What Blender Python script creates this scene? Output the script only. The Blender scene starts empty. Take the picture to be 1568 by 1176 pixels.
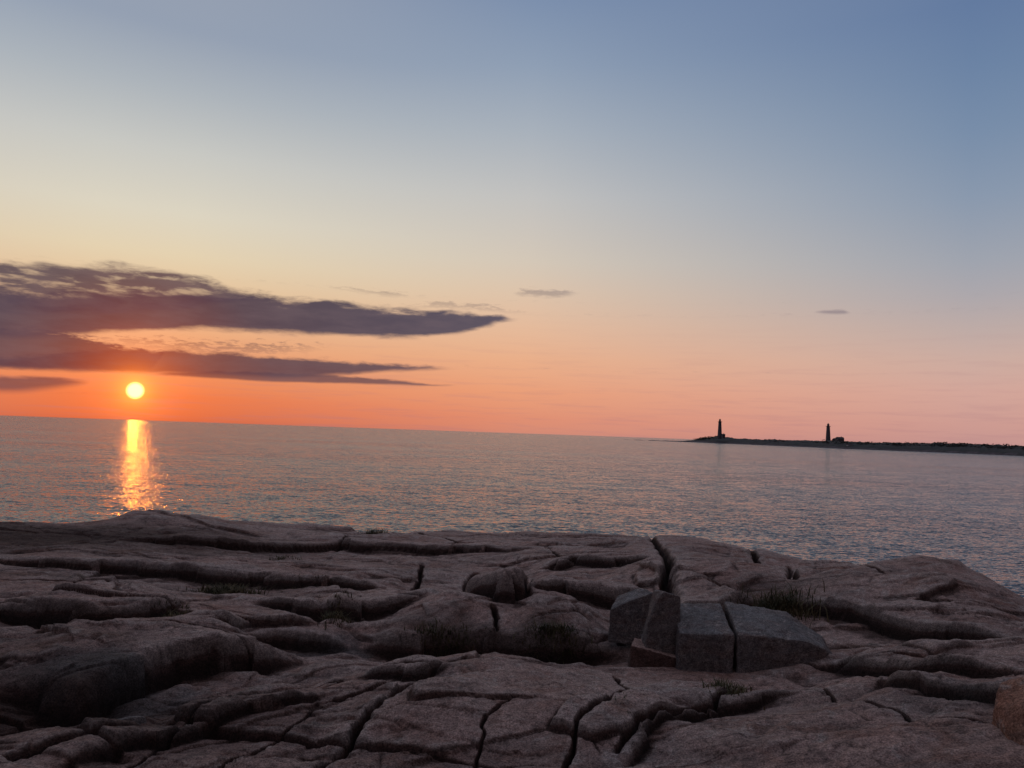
import bpy, bmesh, math, random
import numpy as np
from mathutils import Vector, Matrix, noise as mnoise
random.seed(4); rng=np.random.default_rng(7)
sc=bpy.context.scene
sc.view_settings.view_transform='Standard'; sc.view_settings.look='None'; sc.view_settings.exposure=0
# ------------------------------------------------------------------ camera
F=1178.0; PITCH=math.radians(3.64); ROLL=math.radians(1.976); EYE=7.0
Rm=Matrix.Rotation(math.radians(90)+PITCH,3,'X')@Matrix.Rotation(ROLL,3,'Z')
cd=bpy.data.cameras.new("camera"); cam=bpy.data.objects.new("camera",cd); sc.collection.objects.link(cam)
cd.sensor_width=36; cd.lens=36*F/1568; cd.clip_start=0.05; cd.clip_end=120000
cam.matrix_world=Matrix.Translation((0,0,EYE))@Rm.to_4x4(); sc.camera=cam
# pixel helpers: bearing / elevation of an image pixel, then its world position at a chosen distance
def ray(u,v): return (Rm@Vector(((u-784)/F,(588-v)/F,-1))).normalized()
def at(u,v,D):
    d=ray(u,v); s=D/math.hypot(d.x,d.y); return Vector((d.x*s,d.y*s,EYE+d.z*s))
def azel(u,v):
    d=ray(u,v); return math.degrees(math.atan2(d.x,d.y)),math.degrees(math.asin(d.z))
def lin(c): return tuple(((x/255)/12.92 if x/255<0.04045 else ((x/255+0.055)/1.055)**2.4) for x in c)+(1,)
def soft(c,k=.14,b=4):
    g=.3*c[0]+.59*c[1]+.11*c[2]; return tuple(min(255,x+(g-x)*k+b) for x in c)
SUN_AZ,SUN_EL=azel(207,598)
# ------------------------------------------------------------------ node helpers
class NT:
    def __init__(s,nt): s.nt=nt; nt.nodes.clear()
    def n(s,t,**k):
        nd=s.nt.nodes.new(t)
        for a,b in k.items(): setattr(nd,a,b)
        return nd
    def put(s,sock,v):
        if hasattr(v,'is_output'): s.nt.links.new(v,sock)
        else: sock.default_value=v
    def m(s,op,a,b=None,c=None,clamp=False):
        nd=s.n('ShaderNodeMath',operation=op,use_clamp=clamp); s.put(nd.inputs[0],a)
        if b is not None: s.put(nd.inputs[1],b)
        if c is not None: s.put(nd.inputs[2],c)
        return nd.outputs[0]
    def mix(s,f,a,b,mode='MIX'):
        nd=s.n('ShaderNodeMix',data_type='RGBA',blend_type=mode); s.put(nd.inputs[0],f); s.put(nd.inputs[6],a); s.put(nd.inputs[7],b); return nd.outputs[2]
    def ramp(s,f,stops,interp='LINEAR'):
        nd=s.n('ShaderNodeValToRGB'); nd.color_ramp.interpolation=interp; e=nd.color_ramp.elements
        e[0].position=stops[0][0]; e[0].color=stops[0][1]; e[1].position=stops[-1][0]; e[1].color=stops[-1][1]
        for p,c in stops[1:-1]:
            q=e.new(p); q.color=c
        s.put(nd.inputs[0],f); return nd.outputs[0]
    def mr(s,v,a,b,c=0.,d=1.,smooth=False):
        nd=s.n('ShaderNodeMapRange',interpolation_type='SMOOTHSTEP' if smooth else 'LINEAR')
        s.put(nd.inputs[0],v)
        for i,x in zip((1,2,3,4),(a,b,c,d)): s.put(nd.inputs[i],x)
        return nd.outputs[0]
    def noise(s,vec,scale,detail=4,rough=.5,dist=0.,color=False):
        nd=s.n('ShaderNodeTexNoise'); s.put(nd.inputs['Vector'],vec); nd.inputs['Scale'].default_value=scale
        nd.inputs['Detail'].default_value=detail; nd.inputs['Roughness'].default_value=rough; nd.inputs['Distortion'].default_value=dist
        return nd.outputs[1 if color else 0]
    def mapping(s,vec,scale=(1,1,1),rot=(0,0,0)):
        nd=s.n('ShaderNodeMapping'); s.put(nd.inputs[0],vec); nd.inputs[3].default_value=scale; nd.inputs[2].default_value=rot; return nd.outputs[0]
    def vm(s,op,a,b=None,sc_=None):
        nd=s.n('ShaderNodeVectorMath',operation=op); s.put(nd.inputs[0],a)
        if b is not None: s.put(nd.inputs[1],b)
        if sc_ is not None: s.put(nd.inputs[3],sc_)
        return nd.outputs[0]
# ------------------------------------------------------------------ world sky
w=bpy.data.worlds.new("World"); sc.world=w; w.use_nodes=True
try: w.cycles.sampling_method='MANUAL'; w.cycles.sample_map_resolution=512
except Exception: pass
W=NT(w.node_tree)
tc=W.n('ShaderNodeTexCoord'); sep=W.n('ShaderNodeSeparateXYZ'); W.nt.links.new(tc.outputs['Generated'],sep.inputs[0])
X,Y,Z=sep.outputs
az=W.m('MULTIPLY',W.m('ARCTAN2',X,Y),180/math.pi)
el=W.m('MULTIPLY',W.m('ARCSINE',Z),180/math.pi)
d0=W.m('ABSOLUTE',W.m('SUBTRACT',az,SUN_AZ)); daz=W.m('MINIMUM',d0,W.m('SUBTRACT',360.,d0))
rp=W.m('SQRT',W.m('DIVIDE',W.m('MAXIMUM',el,0.0001),90.))
def col(u,pts,zen):
    st=[(math.sqrt(max(azel(u,v)[1],0.0)/90),lin(soft(c))) for v,c in pts]
    st.sort(key=lambda t:t[0]); st.append((1.0,lin(zen)))
    st[0]=(0.0,st[0][1]); return W.ramp(rp,st)
cL=col(110,[(0,(143,156,177)),(100,(168,176,184)),(200,(196,196,190)),(300,(217,208,186)),(370,(226,205,167)),(430,(230,190,142)),(500,(238,164,110)),(560,(242,134,76)),(600,(242,112,55)),(636,(216,88,50))],(154,146,154))
cM=col(784,[(0,(118,140,174)),(100,(137,155,180)),(200,(163,173,185)),(300,(190,189,187)),(400,(210,195,176)),(450,(221,190,161)),(500,(230,181,145)),(550,(237,169,126)),(600,(239,152,108)),(640,(230,136,102)),(660,(212,128,106))],(150,146,156))
cR=col(1500,[(0,(92,119,162)),(100,(101,128,166)),(200,(114,138,170)),(300,(132,149,173)),(400,(155,160,172)),(450,(169,163,168)),(500,(187,166,161)),(550,(204,167,154)),(600,(212,160,146)),(650,(207,149,138)),(685,(188,133,132))],(148,144,156))
cB=W.ramp(rp,[(0,lin((50,40,40))),(.35,lin((68,60,66))),(.6,lin((102,97,110))),(1,lin((148,144,156)))])
sky=W.mix(W.mr(daz,3.,27.),cL,cM); sky=W.mix(W.mr(daz,27.,57.),sky,cR); sky=W.mix(W.mr(daz,65.,120.,0,1,True),sky,cB)
dd=W.n('ShaderNodeVectorMath',operation='DOT_PRODUCT'); W.nt.links.new(tc.outputs['Generated'],dd.inputs[0])
sd=Vector((math.sin(math.radians(SUN_AZ))*math.cos(math.radians(SUN_EL)),math.cos(math.radians(SUN_AZ))*math.cos(math.radians(SUN_EL)),math.sin(math.radians(SUN_EL))))
dd.inputs[1].default_value=sd
ang=W.m('MULTIPLY',W.m('ARCCOSINE',W.m('MINIMUM',dd.outputs['Value'],1.)),180/math.pi)
# clouds (bands far away, shaped in bearing/elevation)
cv=W.n('ShaderNodeCombineXYZ'); W.put(cv.inputs[0],az); W.put(cv.inputs[1],W.m('MULTIPLY',el,4.))
nbig=W.noise(cv.outputs[0],.26,6,.6,.2); nfine=W.noise(cv.outputs[0],1.1,3,.6)
AZ0,AZ1=-60.,50.
fa=W.m('DIVIDE',W.m('SUBTRACT',az,AZ0),AZ1-AZ0,clamp=True); e01=W.m('DIVIDE',el,24.)
def fcurve(pts):
    nd=W.n('ShaderNodeFloatCurve'); cu=nd.mapping.curves[0]
    P=[]
    for u,v in pts:
        a,e=azel(u,v); P.append(((a-AZ0)/(AZ1-AZ0),max(e,0)/24.))
    P=[(0,P[0][1])]+P+[(1,P[-1][1])]
    cu.points[0].location=P[0]; cu.points[1].location=P[-1]
    for p in P[1:-1]: cu.points.new(*p)
    for p in cu.points: p.handle_type='AUTO_CLAMPED'
    nd.mapping.update(); W.put(nd.inputs[1],fa); return nd.outputs[0]
def cloud(top,bot,amp,st,sb,noisev=None,damp=.4):
    nv=noisev or nbig
    off=W.m('MULTIPLY',W.m('SUBTRACT',nv,.5),amp/24.)
    et=W.m('ADD',e01,off); eb=W.m('ADD',e01,W.m('MULTIPLY',off,damp))
    a=W.m('DIVIDE',W.m('SUBTRACT',fcurve(top),et),st/24.,clamp=True)
    b=W.m('DIVIDE',W.m('SUBTRACT',eb,fcurve(bot)),sb/24.,clamp=True)
    return W.m('MULTIPLY',a,b)
c_up=cloud([(0,390),(150,397),(250,407),(320,421),(370,438),(430,456)],[(0,480),(250,480),(340,470),(400,464),(430,460)],2.2,.8,.4)
brk=W.noise(cv.outputs[0],.42,4,.55,.3)
c_up=W.m('MULTIPLY',c_up,W.mr(W.m('ADD',brk,W.mr(el,azel(200,452)[1],azel(200,415)[1],.0,.14)),.42,.62,.5,1.,True))
c_main=cloud([(0,436),(200,442),(340,444),(430,452),(560,464),(650,471),(700,472),(750,478),(790,485),(840,500)],
             [(0,520),(100,518),(180,512),(260,509),(330,508),(400,512),(560,519),(660,520),(720,512),(760,502),(790,494),(840,484)],2.0,.6,.5,None,.5)
# lower left part: flat layers stacked down to the bright slot above the sun
c_ml=cloud([(0,500),(60,500),(110,508),(160,520),(210,530),(260,536)],[(0,567),(100,569),(180,571),(230,570),(260,540)],1.3,.4,.4,nfine,.3)
c_l2=cloud([(0,540),(100,536),(170,533),(220,533),(280,534),(330,538),(470,546),(560,553),(640,558),(700,564),(760,574)],
           [(0,568),(200,574),(320,578),(450,581),(540,577),(600,572),(660,570),(700,568),(760,567)],1.3,.35,.4)
c_l3=cloud([(150,574),(250,570),(330,567),(480,571),(560,577),(640,583),(720,589)],[(150,574),(250,577),(330,582),(480,588),(600,591),(690,592),(720,589)],.7,.22,.22)
c_l4=cloud([(110,512),(240,516),(400,523),(500,528),(540,536)],[(110,526),(330,541),(400,543),(480,540),(540,534)],3.0,.6,.5,nfine,.6)
c_l5=cloud([(0,573),(60,574),(120,579),(170,586)],[(0,606),(60,603),(120,595),(170,584)],.6,.3,.6)
c_l7=cloud([(0,600),(120,600),(250,606),(420,610)],[(0,604),(120,605),(250,610),(420,611)],.5,.25,.25,nfine)
c_w1=cloud([(775,452),(800,440),(850,441),(885,446),(900,456)],[(775,452),(800,455),(850,458),(885,453),(900,452)],1.2,.4,.4,nfine)
c_w2=cloud([(1235,479),(1260,473),(1290,473),(1315,479)],[(1235,479),(1260,482),(1290,483),(1315,479)],.25,.22,.22,nfine)
c_w3=cloud([(470,436),(520,438),(580,442),(670,456)],[(470,441),(540,449),(600,456),(670,460)],1.4,.4,.35,nfine)
c_w5=cloud([(620,466),(680,460),(740,464),(830,480)],[(620,474),(680,474),(740,478),(830,486)],1.6,.4,.4,nfine)
haze=W.m('MULTIPLY',W.mr(W.noise(W.mapping(cv.outputs[0],(.35,1.3,1)),.5,3,.6),.46,.72,0,.24,True),W.mr(el,0.,9.,1.,0.))
cc=W.ramp(W.m('DIVIDE',ang,40.),[(0,lin((178,64,36))),(.05,lin((136,60,48))),(.12,lin((98,62,66))),(.22,lin((78,66,79))),(.6,lin((82,76,92))),(1,lin((114,104,120)))])
cc=W.mix(W.mr(el,0.5,6.),W.mix(.4,cc,lin((126,60,56))),cc)
cc=W.mix(W.mr(nbig,.38,.66,0,.22),cc,lin((128,108,112)))
sky=W.mix(haze,sky,lin((165,120,130)))
for mk,k in ((c_w5,.35),(c_up,.92),(c_main,.97),(c_ml,.93),(c_l2,.92),(c_l3,.82),(c_l4,.5),(c_l5,.8),(c_l7,.5),(c_w1,.42),(c_w2,.55),(c_w3,.4)):
    sky=W.mix(W.m('MULTIPLY',W.mr(mk,0.,1.,0.,1.,True),k),sky,cc)
def addc(a,f,c):
    s_=W.n('ShaderNodeVectorMath',operation='SCALE'); s_.inputs[0].default_value=c; W.put(s_.inputs[3],f)
    t=W.n('ShaderNodeVectorMath',operation='ADD'); W.put(t.inputs[0],a); W.put(t.inputs[1],s_.outputs[0]); return t.outputs[0]
sky=addc(sky,W.m('EXPONENT',W.m('DIVIDE',ang,-2.4)),(.62,.10,.0))
sky=addc(sky,W.m('EXPONENT',W.m('DIVIDE',ang,-.62)),(1.4,.55,.02))
sky=addc(sky,W.mr(ang,.64,.34,0,1,True),(2.4,1.9,.6))
bg=W.n('ShaderNodeBackground'); W.put(bg.inputs[0],sky); bg.inputs[1].default_value=1.0
wo=W.n('ShaderNodeOutputWorld'); W.nt.links.new(bg.outputs[0],wo.inputs[0])
# ------------------------------------------------------------------ sun
sl=bpy.data.lights.new("sun",'SUN'); sl.energy=.032; sl.angle=math.radians(.6); sl.color=(1,.24,.02)
so=bpy.data.objects.new("sun",sl); sc.collection.objects.link(so); so.rotation_euler=sd.to_track_quat('Z','Y').to_euler(); so.location=(-40,80,20)
# ------------------------------------------------------------------ numpy noise
def h2(ix,iy,s):
    a=(ix.astype(np.int64)*374761393+iy.astype(np.int64)*668265263+s*1274126177)&0xFFFFFFFF
    a=((a^(a>>13))*1274126177)&0xFFFFFFFF; a=((a^(a>>16))*2246822519)&0xFFFFFFFF; a=a^(a>>15)
    return (a&0xFFFFFF)/float(0xFFFFFF)
def gn(x,y,s=0):
    ix=np.floor(x);iy=np.floor(y);fx=x-ix;fy=y-iy
    ux=fx*fx*fx*(fx*(fx*6-15)+10);uy=fy*fy*fy*(fy*(fy*6-15)+10)
    def g(a,b):
        t=h2(ix+a,iy+b,s)*6.28318; return np.cos(t)*(fx-a)+np.sin(t)*(fy-b)
    return ((g(0,0)*(1-ux)+g(1,0)*ux)*(1-uy)+(g(0,1)*(1-ux)+g(1,1)*ux)*uy)*1.4
def fbm(x,y,o=4,s=0,g=.5):
    r=0;a=1
    for i in range(o): r=r+a*gn(x*2**i+i*17.3,y*2**i-i*9.1,s+i); a*=g
    return r
def voro(x,y,s,j0=.5):
    ix=np.floor(x);iy=np.floor(y); f1=np.full(x.shape,9.);f2=np.full(x.shape,9.)
    r1=np.zeros(x.shape);r2=np.zeros(x.shape);r3=np.zeros(x.shape);px=np.zeros(x.shape);py=np.zeros(x.shape)
    for i in (-1,0,1):
        for j in (-1,0,1):
            cx=ix+i;cy=iy+j
            ax=cx+.25+j0*(h2(cx,cy,s)-.5)+(.5*(h2(cy,cy*0,s+7)))-x; ay=cy+.5+j0*(h2(cx,cy,s+1)-.5)-y; d=np.sqrt(ax*ax+ay*ay)
            m=d<f1; f2=np.where(m,f1,np.minimum(f2,d)); f1=np.where(m,d,f1)
            px=np.where(m,ax,px);py=np.where(m,ay,py)
            r1=np.where(m,h2(cx,cy,s+2),r1);r2=np.where(m,h2(cx,cy,s+3),r2);r3=np.where(m,h2(cx,cy,s+4),r3)
    return f2-f1,r1,r2,r3,px,py
def sstep(a,b,x):
    t=np.clip((x-a)/(b-a),0,1); return t*t*(3-2*t)
def qc(t):
    t=np.clip(t,0,1); return np.maximum(1-(1-t)**2.2,0)**.75
# ------------------------------------------------------------------ base surface from image pixels at chosen distances
CP=[(0,1176,5.9),(300,1176,5.7),(600,1176,5.5),(900,1176,5.6),(1200,1176,5.5),(1568,1176,5.6),
(0,1110,7.4),(250,1095,7.0),(450,1090,6.9),(740,1090,6.5),(1100,1095,6.9),(1400,1090,6.7),
(740,1008,7.9),(600,1022,8.0),(920,1018,8.1),(180,1000,8.9),(430,1000,8.8),(30,985,9.2),
(700,1000,9.4),(900,1003,9.5),(1150,1018,9.1),(1400,1012,8.7),(1568,1040,8.0),(1010,1008,9.2),(1240,1003,9.2),
(700,950,9.85),(880,932,10.1),(560,960,10),(100,948,10.4),(350,930,10.9),
(0,900,12),(250,895,12.3),(550,905,12),(760,915,11.6),(950,905,12),(1100,935,11),(1190,942,11.2),
(1350,952,11.4),(1480,957,11.2),(1568,985,10),(0,862,15),(300,850,16),(600,860,15.5),(850,860,15.2),
(0,800,20),(170,799,20),(205,788,20),(250,789,20),(310,796,20),(500,814,20),(750,818,19.5),(980,822,18.2),(1040,826,17),(1100,840,16.2),(1190,870,15.4),(1290,874,15.),(1380,878,14.2),(1440,896,13.4),(1485,932,12.5),(1568,962,11.8)]
C=[at(*p)[:] for p in CP]
C+=[(0,0,5.4),(-4,1,5.3),(4,1,5.3),(-12,2,5),(12,2,5),(-22,12,4.2),(22,10,3.6),(0,-20,7),(-30,-20,7),(30,-20,7),(-35,15,4),(30,15,3),(0,26,4.2),(-10,28,4.2),(10,24,4.)]
C=np.array(C); n=len(C)
def phi(r2): return r2*np.log(r2+1e-9)*.5
A=np.zeros((n+3,n+3)); dx=C[:,None,0]-C[None,:,0];dy=C[:,None,1]-C[None,:,1]
A[:n,:n]=phi(dx*dx+dy*dy)+np.eye(n)*.008; A[:n,n]=1;A[:n,n+1]=C[:,0];A[:n,n+2]=C[:,1];A[n:,:n]=A[:n,n:].T
sol=np.linalg.solve(A,np.concatenate([C[:,2],[0,0,0]]))
def base(x,y):
    z=sol[n]+sol[n+1]*x+sol[n+2]*y
    for i in range(n): z=z+sol[i]*phi((x-C[i,0])**2+(y-C[i,1])**2)
    return np.clip(z,3.,8)
def hit(u,v):
    d=ray(u,v); k=math.hypot(d.x,d.y); D=np.linspace(3.5,26,900)
    x=d.x/k*D;y=d.y/k*D;z=EYE+d.z/k*D; b=base(x,y); i=np.argmax(z<b)
    if not (z<b).any(): i=-1
    return x[i],y[i]
SK=[(-300,19),(0,20),(500,20.3),(750,19.8),(980,18.8),(1080,17.2),(1200,16.3),(1300,15.8),(1380,14.9),(1440,13.8),(1495,12.8),(1568,12.1),(1800,11.)]
skA=[azel(u,830)[0] for u,_ in SK]; skD=[d for _,d in SK]
skA=[-120,-95]+skA+[75,95,120]; skD=[200,40]+skD+[12,30,200]
LEDGE=[ # riser base polyline, height, slab width behind
([(540,980),(640,1000),(760,996),(850,1006),(955,996)],.38,1.6),
([(-40,925),(60,948),(110,960),(200,960),(300,940)],.28,1.8),
([(-60,1085),(60,1085),(120,1092),(190,1062),(270,1035),(400,1015),(480,1000)],.38,2.4),
([(-60,858),(180,868),(330,882),(500,895),(660,910)],.24,3.4),
([(120,836),(350,842),(520,838),(700,842),(850,850)],.20,3.4),
([(380,932),(480,948),(590,944),(660,930)],.22,1.8),
([(690,918),(760,926),(820,922)],.42,1.8),
([(800,922),(870,908),(940,918),(1015,910)],.28,1.8),
([(820,880),(880,866),(950,872),(1010,880)],.2,2.4),
([(1025,938),(1090,944),(1165,938)],.40,3.0),
([(1180,940),(1300,958),(1400,972),(1600,992)],.24,2.4),
([(1240,1005),(1400,1030),(1600,1046)],.19,1.8),
([(1330,1048),(1440,1066),(1600,1096)],.15,1.4),
([(540,1054),(640,1048),(700,1030)],.12,1.),
([(300,985),(420,972),(540,985)],.2,1.4),
([(60,1190),(230,1150),(400,1110),(540,1075)],.13,1.2),
([(950,1190),(1010,1130),(1100,1085),(1250,1060)],.12,1.4),
]
CRACK=[
([(470,1190),(560,1110),(640,1055),(712,1018)],.2,.022),
([(240,1150),(330,1095),(430,1058),(560,1048),(650,1046)],.12,.014),
([(945,1030),(964,1080),(930,1108),(884,1140),(870,1190)],.14,.016),
([(950,1160),(1010,1114),(1090,1082),(1115,1055)],.14,.022),
([(1010,838),(1022,870),(1027,925)],.38,.07),
([(728,878),(716,895),(703,922)],.3,.05),([(802,880),(806,926)],.25,.04),([(648,866),(632,908)],.2,.035),
([(1205,866),(1216,918)],.3,.05),([(1262,872),(1310,893),(1385,940)],.10,.018),
([(600,1062),(480,1105),(330,1190)],.08,.011),([(420,1050),(300,1110),(180,1180)],.08,.011),
([(722,1190),(742,1118),(790,1098)],.06,.009),([(945,940),(950,995)],.2,.035),([(755,940),(760,990)],.15,.025),
([(560,818),(505,845)],.15,.03),([(980,815),(1010,840)],.2,.05),
([(640,820),(700,836),(760,838)],.15,.03),([(1230,1046),(1300,1075),(1400,1100),(1560,1110)],.07,.012),
([(500,890),(560,930),(640,932)],.12,.02),([(1120,820),(1165,870),(1180,900)],.2,.04),
([(-20,1000),(120,985),(300,1000),(420,1020)],.07,.012),([(0,885),(120,892),(300,905)],.15,.025),([(1220,1010),(1300,1012),(1450,1004)],.08,.015),
]
DOME=[((1085,890),1.05,1.5,.34),((1365,915),1.9,1.35,.36),((920,885),1.1,.9,.14),((760,1055),1.2,1.1,.10),((225,796),.9,.6,.06),((1250,1110),1.3,.8,.08),((250,1010),1.3,.8,.10),((480,1130),.8,.6,.06)]
def mkline(l): return [hit(u,v) for u,v in l]
LEDGE=[(mkline(l),a,b) for l,a,b in LEDGE]; CRACK=[(mkline(l),a,b) for l,a,b in CRACK]
DOME=[(hit(*p),a,b,c) for p,a,b,c in DOME]
SHADE_PATCH=[(hit(70,822),4.8,1.7,1.),(hit(40,1110),2.2,1.,1.),(hit(0,1000),1.6,.7,.5),(hit(780,995),1.6,.35,.8),(hit(60,955),1.4,.35,.7),(hit(1180,930),.8,.5,.6),(hit(60,880),2.2,.6,.5)]  # rock areas whose shade is painted in as dark colour
LICH=[(hit(190,1068),.9,.35,1.),(hit(520,985),.35,.2,.6),(hit(1500,1075),.6,.3,.5),(hit(60,1125),.9,.3,.3)]
b0=at(1120,1012,9.2)
def linedist(x,y,P):
    L=[math.dist(P[i],P[i+1]) for i in range(len(P)-1)]; T=sum(L); acc=0
    bd=np.full(x.shape,1e9);sg=np.ones(x.shape);tt=np.zeros(x.shape)
    for i,l in enumerate(L):
        (ax,ay),(bx,by)=P[i],P[i+1]; ux,uy=(bx-ax)/l,(by-ay)/l
        t=(x-ax)*ux+(y-ay)*uy; tc_=np.clip(t,0,l); d=np.hypot(x-ax-ux*tc_,y-ay-uy*tc_)
        m=d<bd; bd=np.where(m,d,bd); sg=np.where(m,np.where(ux*(y-ay)-uy*(x-ax)>0,1.,-1.),sg); tt=np.where(m,(acc+t)/T,tt); acc+=l
    return bd,sg,tt,T
def H(x,y):
    x=np.asarray(x,float);y=np.asarray(y,float)
    lx=x+.08*fbm(x*.8,y*.8,2,11); ly=y+.07*fbm(x*.8,y*.8,2,21)
    wx=x+.05*fbm(x*.7,y*.7,2,12)+.016*fbm(x*4,y*4,3,15,.6); wy=y+.05*fbm(x*.7,y*.7,2,22)+.016*fbm(x*4,y*4,3,25,.6)
    # zig-zag of broken ledge edges: the edge follows little joint blocks
    bz=voro(x*1.2,y*.9,401,.8); jx=.06*(bz[1]-.5); jy=.22*(bz[2]-.5)
    z0=base(x,y); z=z0.copy(); crev=np.zeros(x.shape)
    r=np.hypot(x,y); a=np.degrees(np.arctan2(x,y))
    near=1-sstep(10,17,r); rv=1+.6*gn(x*1.3,y*1.3,7)
    for (cx,cy),rx,ry,h in DOME:
        q=((lx-cx)/rx)**2+((ly-cy)/ry)**2; z=z+h*np.exp(-q**1.7*.6)
    for P,h,wd in LEDGE:
        P=np.array(P); m=(lx>P[:,0].min()-4)&(lx<P[:,0].max()+4)&(ly>P[:,1].min()-4)&(ly<P[:,1].max()+6)
        if not m.any(): continue
        d,s,t,T=linedist(lx[m]*.4+wx[m]*.6+jx[m],ly[m]*.4+wy[m]*.6+jy[m],[tuple(p) for p in P])
        tap=sstep(-.02,.22,t)*(1-sstep(.78,1.02,t))
        fall=1-sstep(0,wd*1.5,d)
        up=h*np.where(s>0,qc(d/(h*.38*rv[m]+.02))*fall-.4*fall,-.4*np.exp(-d/(wd*.4)))
        z[m]=z[m]+tap*up; c=crev[m]; crev[m]=np.maximum(c,tap*np.where(s<0,np.exp(-d/.03),np.exp(-d/.03)))
    # sheeting joints
    for ang_,wd,amp,sd_,rw,msk in ((math.radians(-8),2.1,.10,31,.06,.4+.6*sstep(9,11,r)),
                          (math.radians(50),.6,.045,41,.035,(1-sstep(-1.4,-.4,x))*near*(1-sstep(8.2,9.4,r))),
                          (math.radians(-14),.5,.03,51,.02,sstep(.40,.7,.5+fbm(x*.3,y*.3,2,55)))):
        s_=(-math.sin(ang_)*(lx+jx)+math.cos(ang_)*(ly+jy*.8))/wd+.35*fbm(x*.28,y*.28,2,sd_)
        f=s_-np.floor(s_); vary=.25+.75*h2(np.floor(s_),np.floor(s_)*0,sd_+3)
        brk_=sstep(-.1,.3,fbm(x*.35+7*np.floor(s_),y*.35,2,sd_+6))
        prof=(.5-f)-(1-qc(f*wd/rw))
        z=z+amp*vary*brk_*msk*prof-.012*vary*brk_*msk*np.exp(-np.minimum(f,1-f)*wd/.012)
        crev=np.maximum(crev,.7*brk_*msk*vary*np.exp(-np.minimum(f,1-f)*wd/.012))
    # blocky joints: staggered courses, straight edges, small steps and tilts between blocks
    for sx,sy,rot,off,tilt,cd_,cw,seed,msk,thr in (
        (3.4,1.5,-.10,.07,.045,.05,.012,61,.6+.4*near,.48),
        (1.5,.62,.22,.035,.08,.025,.008,65,.5+.5*near,.64),
        (.62,.27,-.05,.016,.10,.014,.006,71,sstep(-.1,.4,fbm(x*.45,y*.45,2,75)),.62),
        (.24,.12,.5,.006,.09,.006,.005,81,sstep(.1,.5,fbm(x*.6,y*.6,2,85))*near,.58)):
        c_,s_=math.cos(rot),math.sin(rot); vx=(c_*wx+s_*wy)/sx; vy=(-s_*wx+c_*wy)/sy
        e,r1,r2,r3,px,py=voro(vx,vy,seed,.6); dm=e*min(sx,sy)*.7
        on=sstep(thr-.08,thr+.08,fbm(vx*.7,vy*.7,2,seed+9)*.5+.5)
        bw=.025+.10*min(sx,sy)*(1-on)
        blend=sstep(0,1,dm/bw*.8)
        z=z+msk*((r1-.5)*2*off*(.35+.65*on)+((r2-.5)*px*sx+(r3-.5)*py*sy)*2*tilt)*blend
        z=z-msk*on*cd_*np.exp(-dm/cw)
        crev=np.maximum(crev,msk*on*.85*np.exp(-dm/(cw*.8)))
    for P,dep,wd in CRACK:
        P=np.array(P); m=(wx>P[:,0].min()-1)&(wx<P[:,0].max()+1)&(wy>P[:,1].min()-1)&(wy<P[:,1].max()+1)
        if not m.any(): continue
        d,s,t,T=linedist(wx[m]+.04*fbm(x[m]*2.5,y[m]*2.5,3,411),wy[m]+.04*fbm(x[m]*2.5,y[m]*2.5,3,415),[tuple(p) for p in P]); tap=sstep(-.05,.1,t)*(1-sstep(.9,1.05,t))
        z[m]=z[m]-tap*(dep*np.exp(-(d/wd)**2)+dep*.12*np.exp(-d/(wd*3.5))); crev[m]=np.maximum(crev[m],tap*np.exp(-(d/(wd*.9))**2))
    z=z+.06*fbm(x*.5,y*.55,3,91)+.018*np.abs(fbm(x*1.3,y*2.1,4,95,.5))-.01
    z=z+.012*np.abs(fbm(x*5.5,y*8.5,3,98,.6))
    mk=np.exp(-(((x-b0.x)/1.5)**2+((y-b0.y+.1)/.55)**2)**2); z=z0*(mk*.85)+z*(1-mk*.85)
    rs=np.interp(a,skA,skD)
    q=np.maximum(r-rs,0); z=z-.14*q-.12*q*q/(1+.12*q)
    z=np.maximum(z,-3+.2*gn(x,y,5))
    return z,np.clip(crev,0,1)
# ------------------------------------------------------------------ rock terrain mesh
azs=np.radians(np.concatenate([np.linspace(-180,-40,110,endpoint=False),np.linspace(-40,40,1120,endpoint=False),np.linspace(40,180,111)]))
rs_=np.concatenate([np.geomspace(.25,4.0,45,endpoint=False),np.geomspace(4.0,22,920,endpoint=False),np.geomspace(22,90,60)])
RR,AA=np.meshgrid(rs_,azs,indexing='ij'); GX=(RR*np.sin(AA)).ravel(); GY=(RR*np.cos(AA)).ravel()
GZ=np.empty_like(GX);GC=np.empty_like(GX); CH=200000
for i in range(0,len(GX),CH): GZ[i:i+CH],GC[i:i+CH]=H(GX[i:i+CH],GY[i:i+CH])
nr,na=RR.shape
def grid_mesh(name,co,nr,na):
    me=bpy.data.meshes.new(name); I=np.arange(nr*na).reshape(nr,na)
    q=np.stack([I[:-1,:-1],I[:-1,1:],I[1:,1:],I[1:,:-1]],-1).reshape(-1,4)[:,::-1]
    me.vertices.add(len(co)); me.vertices.foreach_set('co',co.astype(np.float32).ravel())
    me.loops.add(q.size); me.loops.foreach_set('vertex_index',q.astype(np.int32).ravel())
    me.polygons.add(len(q)); me.polygons.foreach_set('loop_start',np.arange(0,q.size,4,dtype=np.int32)); me.polygons.foreach_set('loop_total',np.full(len(q),4,np.int32))
    me.polygons.foreach_set('use_smooth',np.ones(len(q),bool)); me.update(calc_edges=True)
    ob=bpy.data.objects.new(name,me); sc.collection.objects.link(ob); return ob
rock=grid_mesh("rocky_shore",np.stack([GX,GY,GZ],1),nr,na)
def addattr(nm,vals):
    a_=rock.data.attributes.new(nm,'FLOAT','POINT'); a_.data.foreach_set('value',vals.astype(np.float32))
addattr("crev",GC)
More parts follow.
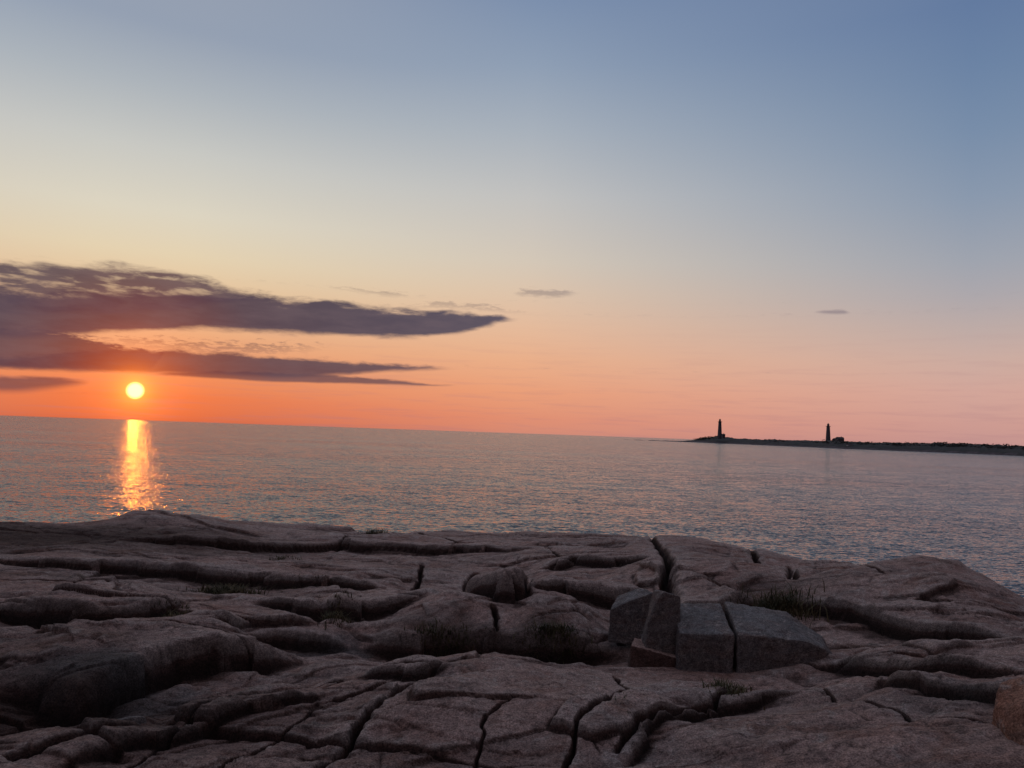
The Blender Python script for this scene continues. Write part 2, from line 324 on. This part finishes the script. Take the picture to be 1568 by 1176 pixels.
# shade painted into hollows, light onto crests: height against its local average
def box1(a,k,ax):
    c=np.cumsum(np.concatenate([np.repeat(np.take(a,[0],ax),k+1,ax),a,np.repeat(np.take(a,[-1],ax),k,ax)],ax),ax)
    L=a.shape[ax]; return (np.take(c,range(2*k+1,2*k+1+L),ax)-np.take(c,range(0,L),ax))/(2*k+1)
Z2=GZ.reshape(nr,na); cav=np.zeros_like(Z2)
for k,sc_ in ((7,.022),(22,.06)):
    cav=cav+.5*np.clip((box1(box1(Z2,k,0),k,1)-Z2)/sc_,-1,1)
addattr("hollow_shade",cav.ravel())
def blobs(L):
    o=np.zeros_like(GX)
    nx=GX+.3*fbm(GX*1.5,GY*1.5,3,301);ny=GY+.3*fbm(GX*1.5,GY*1.5,3,302)
    for (cx,cy),rx,ry,k in L: o=np.maximum(o,k*np.exp(-(((nx-cx)/rx)**2+((ny-cy)/ry)**2)**1.3))
    return o
addattr("shade_patch",blobs(SHADE_PATCH)); addattr("lichen",blobs(LICH))
# ------------------------------------------------------------------ materials
def mat(name):
    m=bpy.data.materials.new(name); m.use_nodes=True; return m,NT(m.node_tree)
def out(N,bsdf): 
    o=N.n('ShaderNodeOutputMaterial'); N.nt.links.new(bsdf.outputs[0],o.inputs[0])
def granite(name,ca,cb,rust_steep_amt=1.,crev=True,sc_=1.):
    m,N=mat(name); t=N.n('ShaderNodeTexCoord').outputs['Object']
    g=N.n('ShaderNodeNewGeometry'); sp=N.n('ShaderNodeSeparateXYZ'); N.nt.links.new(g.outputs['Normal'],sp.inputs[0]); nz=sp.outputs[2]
    c=N.mix(N.mr(N.noise(t,.7*sc_,4,.6,.4),.35,.65),ca,cb)
    c=N.mix(N.mr(N.noise(N.mapping(t,(.6,1.2,2)),.9*sc_,5,.65,.6),.45,.62,0,.45,True),c,(.20,.155,.14,1))
    c=N.mix(N.mr(N.noise(N.mapping(t,(.7,1.3,2)),1.6*sc_,4,.65,.8),.47,.68,0,.65*rust_steep_amt,True),c,(.27,.135,.095,1))
    c=N.mix(N.mr(N.noise(t,3.*sc_,6,.75,.3),.50,.66,0,.6,True),c,(.12,.088,.078,1))
    c=N.mix(N.mr(N.noise(t,2.7*sc_,6,.72,1.),.53,.66,0,.55,True),c,(.56,.48,.43,1))
    c=N.mix(N.mr(nz,.92,.5,0,.85*rust_steep_amt,True),c,(.085,.042,.034,1))  # steep faces mixed towards dark red-brown
    if crev:
        hl=N.n('ShaderNodeAttribute',attribute_name='hollow_shade').outputs['Fac']
        c=N.mix(N.mr(hl,.1,.8,0,.7,True),c,(.055,.032,.026,1))  # occlusion-like shade mixed into the colour of hollows
        c=N.mix(N.mr(hl,-.1,-.8,0,.35,True),c,(.56,.48,.43,1))  # crests lightened in the colour for the same contrast
        c=N.mix(N.m('MULTIPLY',N.n('ShaderNodeAttribute',attribute_name='lichen').outputs['Fac'],.55),c,(.12,.17,.18,1))
        c=N.mix(N.m('MULTIPLY',N.n('ShaderNodeAttribute',attribute_name='shade_patch').outputs['Fac'],.85),c,(.04,.018,.013,1))  # painted shade: dark colour over the listed patches
        at2=N.n('ShaderNodeAttribute',attribute_name='crev'); c=N.mix(N.m('MULTIPLY',N.m('POWER',at2.outputs['Fac'],.8),.92),c,(.02,.012,.01,1))
    k=N.m('MULTIPLY',N.mr(N.noise(t,75,1,.8),.3,.7,.5,1.45),N.mr(N.noise(t,16,4,.78),.3,.7,.58,1.42)); cb3=N.n('ShaderNodeCombineXYZ')
    for i in range(3): N.put(cb3.inputs[i],k)
    c=N.mix(1.,c,cb3.outputs[0],'MULTIPLY')
    hgt=N.m('MULTIPLY',N.noise(N.mapping(t,(1,1.5,1.8)),6,7,.76),.08)
    b=N.n('ShaderNodeBump'); b.inputs['Strength'].default_value=1.; b.inputs['Distance'].default_value=1.; N.put(b.inputs['Height'],hgt)
    p=N.n('ShaderNodeBsdfPrincipled'); N.put(p.inputs['Base Color'],c); p.inputs['Roughness'].default_value=.85; p.inputs['Specular IOR Level'].default_value=.15
    N.put(p.inputs['Normal'],b.outputs[0]); out(N,p); return m
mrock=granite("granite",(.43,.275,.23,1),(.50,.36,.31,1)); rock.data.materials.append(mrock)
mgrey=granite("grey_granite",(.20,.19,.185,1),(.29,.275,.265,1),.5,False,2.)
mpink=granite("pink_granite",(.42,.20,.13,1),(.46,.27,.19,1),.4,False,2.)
# sea: facet slopes from layered noise, normals given a constant tilt to the camera side, reflecting higher sky
m,N=mat("sea_water"); g=N.n('ShaderNodeNewGeometry').outputs['Position']
def slope(sx,sy,rot,det,amp):
    c=N.noise(N.mapping(g,(sx,sy,1),(0,0,rot)),1.,det,.6,.2,True); return N.vm('SCALE',N.vm('SUBTRACT',c,(.5,.5,.5)),None,amp)
gust=N.mr(N.noise(N.mapping(g,(.006,.02,1)),1.,2,.6),.35,.65,.7,1.15)
sl_=N.vm('ADD',N.vm('ADD',slope(.14,.38,.1,2,.30),slope(.8,2.0,-.2,2,.62)),slope(3.,7.,.2,2,1.25))
sl_=N.vm('SCALE',sl_,None,gust)
nrm=N.vm('NORMALIZE',N.vm('ADD',N.vm('MULTIPLY',sl_,(1.45,1,0)),(0,-.115,1)))
p=N.n('ShaderNodeBsdfPrincipled'); p.inputs['Base Color'].default_value=(.05,.055,.06,1); p.inputs['Roughness'].default_value=.08; p.inputs['IOR'].default_value=1.333
N.put(p.inputs['Normal'],nrm); out(N,p)
sxy=[-60000,-6000,-600,600,6000,60000]; sy=[-400,0,200,1500,10000,80000]
co=np.array([(x,y,0) for y in sy for x in sxy],float); sea=grid_mesh("sea",co,6,6); sea.data.materials.append(m)
if sea.data.polygons[0].normal.z<0: sea.data.flip_normals()
if rock.data.polygons[len(rock.data.polygons)//2].normal.z<0: rock.data.flip_normals()
# ------------------------------------------------------------------ boulders
def stone(name,pts,loc,rotz,mt,vox=.022,sm=4,amp=.03,tilt=(0,0)):
    me=bpy.data.meshes.new(name); bm=bmesh.new()
    for p_ in pts: bm.verts.new(p_)
    bmesh.ops.convex_hull(bm,input=bm.verts)
    bmesh.ops.delete(bm,geom=[v for v in bm.verts if not v.link_faces],context='VERTS')
    bmesh.ops.recalc_face_normals(bm,faces=bm.faces); bm.to_mesh(me); bm.free()
    ob=bpy.data.objects.new(name,me); sc.collection.objects.link(ob); ob.location=loc; ob.rotation_euler=(tilt[0],tilt[1],rotz)
    a=ob.modifiers.new("r",'REMESH'); a.mode='VOXEL'; a.voxel_size=vox; a.use_smooth_shade=True
    s_=ob.modifiers.new("s",'SMOOTH'); s_.iterations=sm; s_.factor=.5
    for k,(ns,am) in enumerate(((.4,amp*1.6),(.1,amp*.7))):
        tx=bpy.data.textures.new(name+str(k),'CLOUDS'); tx.noise_scale=ns; tx.noise_depth=4
        d=ob.modifiers.new("d"+str(k),'DISPLACE'); d.texture=tx; d.strength=am; d.texture_coords='GLOBAL'
    me.materials.append(mt); return ob
def gr(u,v,D,sink=.0): p_=at(u,v,D); return Vector((p_.x,p_.y,p_.z-sink))
gb=gr(1152,1003,9.1)
stone("granite_block",[(-.86,-.26,-.25),(-.27,-.28,-.25),(-.24,.55,-.25),(-.8,.5,-.25),(-.84,-.24,.25),(-.26,-.27,.27),(-.24,.56,.44),(-.76,.5,.42),(-.84,.0,.30)],gb,math.radians(-4),mgrey,.018,3,.022)
stone("granite_block",[(-.23,-.30,-.25),(.78,-.2,-.25),(.86,.2,-.25),(-.2,.55,-.25),(-.22,-.29,.28),(.5,-.24,.24),(.72,-.18,.15),(.9,-.02,.02),(.84,.25,.18),(-.2,.57,.46),(.5,.5,.39),(.3,-.05,.33)],gb,math.radians(-4),mgrey,.018,4,.022)
stone("upright_stone",[(-.25,-.15,-.2),(.2,-.18,-.2),(.24,.15,-.2),(-.2,.2,-.2),(-.2,-.13,.25),(-.1,-.12,.5),(.0,-.1,.6),(.2,-.08,.54),(.27,.1,.36),(-.02,.15,.57)],gr(1010,986,9.0),math.radians(12),mgrey,.014,2,.02)
stone("leaning_stone",[(-.3,-.12,-.3),(.2,-.15,-.3),(.25,.2,-.2),(-.28,.2,-.2),(-.28,-.1,.08),(.02,-.1,.24),(.24,0,.30),(.1,.2,.32),(-.2,.18,.2)],gr(970,944,9.6),math.radians(-8),mgrey,.014,2,.02)
stone("wedge_stone",[(-.3,-.1,-.3),(.3,-.12,-.3),(.25,.2,-.3),(-.3,.2,-.3),(-.28,-.08,.14),(.0,-.1,.08),(.3,-.1,.0),(-.2,.2,.16),(.2,.2,.05)],gr(1003,1006,8.85),0,mrock,.014,3,.02)
stone("wedge_stone",[(-.1,-.1,-.4),(.12,-.1,-.4),(.12,.1,-.4),(-.1,.1,-.4),(-.08,-.05,.2),(.1,-.08,.1),(.05,.1,.18)],gr(1045,968,9.4),.3,mgrey,.014,2,.02)
stone("pink_boulder",[(-.1,-.3,-.4),(.5,-.3,-.4),(.5,.4,-.4),(-.1,.3,-.4),(-.2,-.1,.0),(-.14,-.25,.02),(-.08,-.1,.2),(.04,-.15,.3),(.3,-.2,.36),(.55,0,.3),(.2,.2,.35),(-.14,.15,.12),(.0,.3,.25)],gr(1575,1124,6.3),0,mpink,.014,16,.03)
stone("angular_stone",[(-.2,-.15,-.25),(.22,-.1,-.25),(.2,.15,-.25),(-.2,.2,-.25),(-.12,-.1,.10),(.1,-.05,.17),(.18,.1,.12),(-.15,.15,.08)],gr(178,1130,6.6),.2,mgrey,.014,3,.02)
# ------------------------------------------------------------------ grass tufts
mg,N=mat("dry_grass"); t=N.n('ShaderNodeTexCoord').outputs['Object']
p=N.n('ShaderNodeBsdfPrincipled'); N.put(p.inputs['Base Color'],N.mix(N.mr(N.noise(t,6,3),.35,.65),(.04,.042,.016,1),(.11,.078,.034,1))); p.inputs['Roughness'].default_value=.9; out(N,p)
def tuft(u,v,D,wid,hgt,nb,dep=.15):
    c=at(u,v,D); xs=c.x+rng.normal(0,wid/2.2,nb); ys=c.y+rng.normal(0,dep,nb); zs,_=H(xs,ys); V=[];Fc=[]
    for x,y,z in zip(xs-c.x,ys-c.y,zs-zs.mean()):
        hh_=hgt*random.uniform(.25,1.1); a=random.uniform(0,6.28); le=random.uniform(.2,1.)*hh_; w_=random.uniform(.005,.009)
        ax,ay=math.cos(a),math.sin(a); px_,py_=-ay*w_,ax*w_; k=len(V)
        for t_,ww in ((0,1),(.5,.8),(1,.1)):
            bx=x+ax*le*t_*t_; by=y+ay*le*t_*t_; bz=z-.02+hh_*(t_-.3*t_*t_)
            V+=[(bx-px_*ww,by-py_*ww,bz),(bx+px_*ww,by+py_*ww,bz)]
        Fc+=[(k,k+1,k+3,k+2),(k+2,k+3,k+5,k+4)]
    me=bpy.data.meshes.new("grass_tuft"); me.from_pydata(V,[],Fc); ob=bpy.data.objects.new("grass_tuft",me); sc.collection.objects.link(ob)
    ob.location=(c.x,c.y,float(zs.mean())); me.materials.append(mg)
for a in ((350,888,12.2,.5,.2,800),(264,962,10.1,.2,.14,260),(515,962,10.1,.2,.16,260),(575,818,19.3,.35,.26,260),(1185,938,11,.5,.34,1000),(1112,1058,7.6,.2,.15,320),
          (690,1000,9.3,.4,.17,600,.08),(850,1003,9.35,.4,.16,520,.08),(430,855,15.5,.3,.12,120),(480,888,12.6,.7,.06,260),(960,1100,6.5,.15,.05,60)):
    tuft(*a)
# ------------------------------------------------------------------ island
ISL=[(1020,675.6,1850,.6),(1045,676.6,1850,1.5),(1060,677.2,1800,4.5),(1080,678,1750,9),(1096,678.8,1700,14.8),(1110,679.3,1680,14.5),(1125,680,1650,11.5),(1150,681,1600,11.),(1200,683,1500,11.),(1240,684.5,1450,11.5),(1270,686,1400,12),(1300,687,1360,11.5),(1340,688.5,1340,11.5),(1400,690.5,1320,12.5),(1480,693.5,1260,13.5),(1520,695,1220,13),(1568,697,1180,12),(1700,702,1080,12),(1900,710,1000,9),(2000,712,980,0.5)]
iu=np.array([i[0] for i in ISL],float); us=np.linspace(1020,2000,900)
Dn=np.interp(us,iu,[i[2] for i in ISL]); Ht=np.interp(us,iu,[i[3] for i in ISL])
aa=np.array([math.radians(azel(u,680)[0]) for u in us]); prof=[(-.02,-1.5),(0,0),(.03,.2),(.08,.38),(.16,.62),(.28,.85),(.4,1),(.55,1),(.75,.8),(.9,.4),(1,-.1)]
co=[]
for k,(s_,hf) in enumerate(prof):
    Dk=Dn+s_*260; x=Dk*np.sin(aa); y=Dk*np.cos(aa)
    z=hf*Ht+(fbm(x*.03,y*.03,4,200)*1.6+np.abs(fbm(x*.12,y*.12,3,210))*1.5)*(0 if hf<=0 else min(1,hf*1.3))*np.clip(Ht/8,0,1)
    co.append(np.stack([x,y,z],1))
isl=grid_mesh("island",np.concatenate(co),len(prof),len(us))
mi,N=mat("island_ground"); g=N.n('ShaderNodeNewGeometry').outputs['Position']; sp=N.n('ShaderNodeSeparateXYZ'); N.nt.links.new(g,sp.inputs[0])
hz=N.m('ADD',sp.outputs[2],N.mr(N.noise(g,.06,4),0,1,-3,3))
p=N.n('ShaderNodeBsdfPrincipled'); N.put(p.inputs['Base Color'],N.mix(N.mr(hz,1.5,3.5),N.mix(N.mr(N.noise(g,.2,4),.4,.6),(.08,.07,.075,1),(.14,.115,.12,1)),N.mix(N.mr(N.noise(g,.08,4),.4,.6),(.03,.033,.03,1),(.05,.045,.04,1)))); p.inputs['Roughness'].default_value=.95; out(N,p)
isl.data.materials.append(mi)
V=[];Fc=[]
for k in range(1300):
    i=random.randint(40,640); s_=random.uniform(.15,.5); Dk=Dn[i]+s_*260; x0=Dk*math.sin(aa[i]); y0=Dk*math.cos(aa[i]); z0=Ht[i]*(.92 if s_>.3 else .72)
    big=random.random()**3; R=1.5+3.5*big*(.5+abs(mnoise.noise(Vector((i*.03,0,0))))*2)
    if 75<i<130: R*=.35
    elif 130<=i<220: R*=.6
    for j in range(14):
        a=random.uniform(0,6.28);b_=random.uniform(0,1); q=R*random.uniform(.3,1)
        c=Vector((x0+q*1.5*math.cos(a),y0+q*math.sin(a),z0+b_*R*.8)); l=R*.45
        n_=len(V)
        for _ in range(4): V.append((c+Vector((random.uniform(-l,l),random.uniform(-l,l),random.uniform(-l,l)*.7)))[:])
        Fc+=[(n_,n_+1,n_+2),(n_,n_+2,n_+3),(n_+1,n_+3,n_+2)]
me=bpy.data.meshes.new("scrub"); me.from_pydata(V,[],Fc); ob=bpy.data.objects.new("scrub",me); sc.collection.objects.link(ob)
ms,N=mat("scrub_foliage"); g=N.n('ShaderNodeNewGeometry').outputs['Position']; p=N.n('ShaderNodeBsdfPrincipled'); N.put(p.inputs['Base Color'],N.mix(N.mr(N.noise(g,.3,3),.4,.6),(.03,.034,.03,1),(.055,.05,.04,1))); p.inputs['Roughness'].default_value=.9; out(N,p); me.materials.append(ms)
def skerry(u,v,D,L,h):
    c=at(u,v,D); n_=24; V=[];Fc=[]
    for j,(s_,hf) in enumerate(((-1,-.5),(-.6,.5),(0,1),(.6,.5),(1,-.5))):
        for i in range(n_+1):
            t_=i/n_*2-1; e=max(0,1-t_*t_)**.5; V.append((t_*L/2,s_*L*.12*e,hf*h*e*(.6+.5*abs(mnoise.noise(Vector((t_*4+u,j,0))))+.3*mnoise.noise(Vector((t_*9,u,0))))-.1))
    for j in range(4):
        for i in range(n_): k=j*(n_+1)+i; Fc.append((k,k+1,k+n_+2,k+n_+1))
    me=bpy.data.meshes.new("skerry"); me.from_pydata(V,[],Fc); ob=bpy.data.objects.new("skerry",me); sc.collection.objects.link(ob); ob.location=(c.x,c.y,0); me.materials.append(mi)
for a in ((978,672,1900,30,1.6),(1002,673.5,1880,34,2.2),(1028,675,1860,60,2.6),(1052,677,1800,45,3.2),(960,671,1950,14,1.),(1395,692,1290,40,2.4),(1300,688.5,1330,36,2.6)): skerry(*a)
# ------------------------------------------------------------------ lighthouses
def simple(name,c,r=.8,sc_=.5):
    m,N=mat(name); g=N.n('ShaderNodeTexCoord').outputs['Object']; p=N.n('ShaderNodeBsdfPrincipled')
    N.put(p.inputs['Base Color'],N.mix(N.mr(N.noise(g,sc_,4),.3,.7,0,.5),c,tuple(x*.6 for x in c[:3])+(1,))); p.inputs['Roughness'].default_value=r; out(N,p); return m
mt=simple("tower_granite",(.12,.10,.11,1)); md=simple("dark_metal",(.03,.03,.035,1),.5); mgl=simple("lantern_glass",(.12,.12,.13,1),.15); mw=simple("white_paint",(.6,.58,.58,1)); mrf=simple("roof_shingle",(.07,.06,.06,1))
def lathe(name,prof,mt_,seg=24):
    bm=bmesh.new(); R_=[]
    for r,z in prof: R_.append([bm.verts.new((r*math.cos(2*math.pi*i/seg),r*math.sin(2*math.pi*i/seg),z)) for i in range(seg)])
    for a,b_ in zip(R_,R_[1:]):
        for i in range(seg): bm.faces.new((a[i],a[(i+1)%seg],b_[(i+1)%seg],b_[i]))
    bm.faces.new(R_[-1]); bm.faces.new(R_[0][::-1]); me=bpy.data.meshes.new(name); bm.to_mesh(me); bm.free(); me.materials.append(mt_)
    ob=bpy.data.objects.new(name,me); sc.collection.objects.link(ob); return ob
def box(name,s,l,mt_):
    bm=bmesh.new(); bmesh.ops.create_cube(bm,size=1); bmesh.ops.scale(bm,vec=s,verts=bm.verts); bmesh.ops.translate(bm,vec=l,verts=bm.verts)
    me=bpy.data.meshes.new(name); bm.to_mesh(me); bm.free(); me.materials.append(mt_); ob=bpy.data.objects.new(name,me); sc.collection.objects.link(ob); return ob
def gable(name,w_,d_,h_,z0,mt_):
    V=[(-w_/2,-d_/2,z0),(w_/2,-d_/2,z0),(w_/2,d_/2,z0),(-w_/2,d_/2,z0),(-w_/2,0,z0+h_),(w_/2,0,z0+h_)]
    me=bpy.data.meshes.new(name); me.from_pydata(V,[],[(0,1,5,4),(2,3,4,5),(1,2,5),(3,0,4),(3,2,1,0)]); me.materials.append(mt_); ob=bpy.data.objects.new(name,me); sc.collection.objects.link(ob); return ob
def lighthouse(u,vb,D,h):
    e=bpy.data.objects.new("lighthouse",None); sc.collection.objects.link(e); p_=at(u,vb,D); e.location=p_
    k=h/38.
    parts=[lathe("tower",[(4.9,-5),(4.7,0),(4.3,6*k),(3.9,14*k),(3.4,24*k),(3.1,30*k),(3.3,30.6*k),(3.9,31*k)],mt),
     lathe("gallery",[(4.5,31.01*k),(4.5,31.5*k)],md),lathe("watch_room",[(2.5,31.51*k),(2.4,33.3*k)],md),
     lathe("lantern",[(1.9,33.31*k),(1.9,35.6*k)],mgl,10),lathe("lantern_roof",[(2.3,35.61*k),(1.9,36.3*k),(.6,37.4*k),(.35,37.6*k),(.35,38.1*k),(.05,39*k)],md)]
    for i in range(16):
        a=i/16*6.283; parts.append(box("rail_post",(.12,.12,1.2),(4.4*math.cos(a),4.4*math.sin(a),31.5*k+.6),md))
    for i in range(10):
        a=i/10*6.283; parts.append(box("lantern_mullion",(.14,.14,2.3*k),(1.95*math.cos(a),1.95*math.sin(a),34.45*k),md))
    for z in (6,13,20,27): parts.append(box("window",(.9,.3,1.6),(0,-(4.7-(1.6*z/30))+.05,z*k),md))
    for q in parts: q.parent=e
lighthouse(1102,668.5,1700,38); lighthouse(1268,676.5,1590,35.5)
def house(name,u,v,D,w_,d_,h_,rh,mw_=mw,rot=0):
    e=bpy.data.objects.new(name,None); sc.collection.objects.link(e); e.location=at(u,v,D); e.rotation_euler=(0,0,rot)
    ps=[box("walls",(w_,d_,h_+4),(0,0,(h_-4)/2),mw_),gable("roof",w_+1,d_+1,rh,h_+.01,mrf),box("chimney",(.9,.9,2.5),(w_*.25,.8,h_+rh),mrf),box("door",(1.1,.12,2.1),(0,-d_/2-.04,1.05),md)]
    for i in range(3):
        if i!=1: ps.append(box("window_%d"%i,(1,.12,1.4),((i-1)*w_*.32,-d_/2-.04,h_*.6),md))
    for q in ps: q.parent=e
mdk=simple("weathered_wood",(.12,.10,.10,1))
house("oil_house",1107.5,668.5,1690,6,6,3.6,2.2,mt,.2); house("keepers_house",1286,676.5,1560,12,9,5.5,3.5,mdk,.1); house("boathouse",1301,684,1385,8,6,3.,2,mw,.1); house("keepers_house",1279,677,1570,8,8,4.5,3.,mdk,.5)
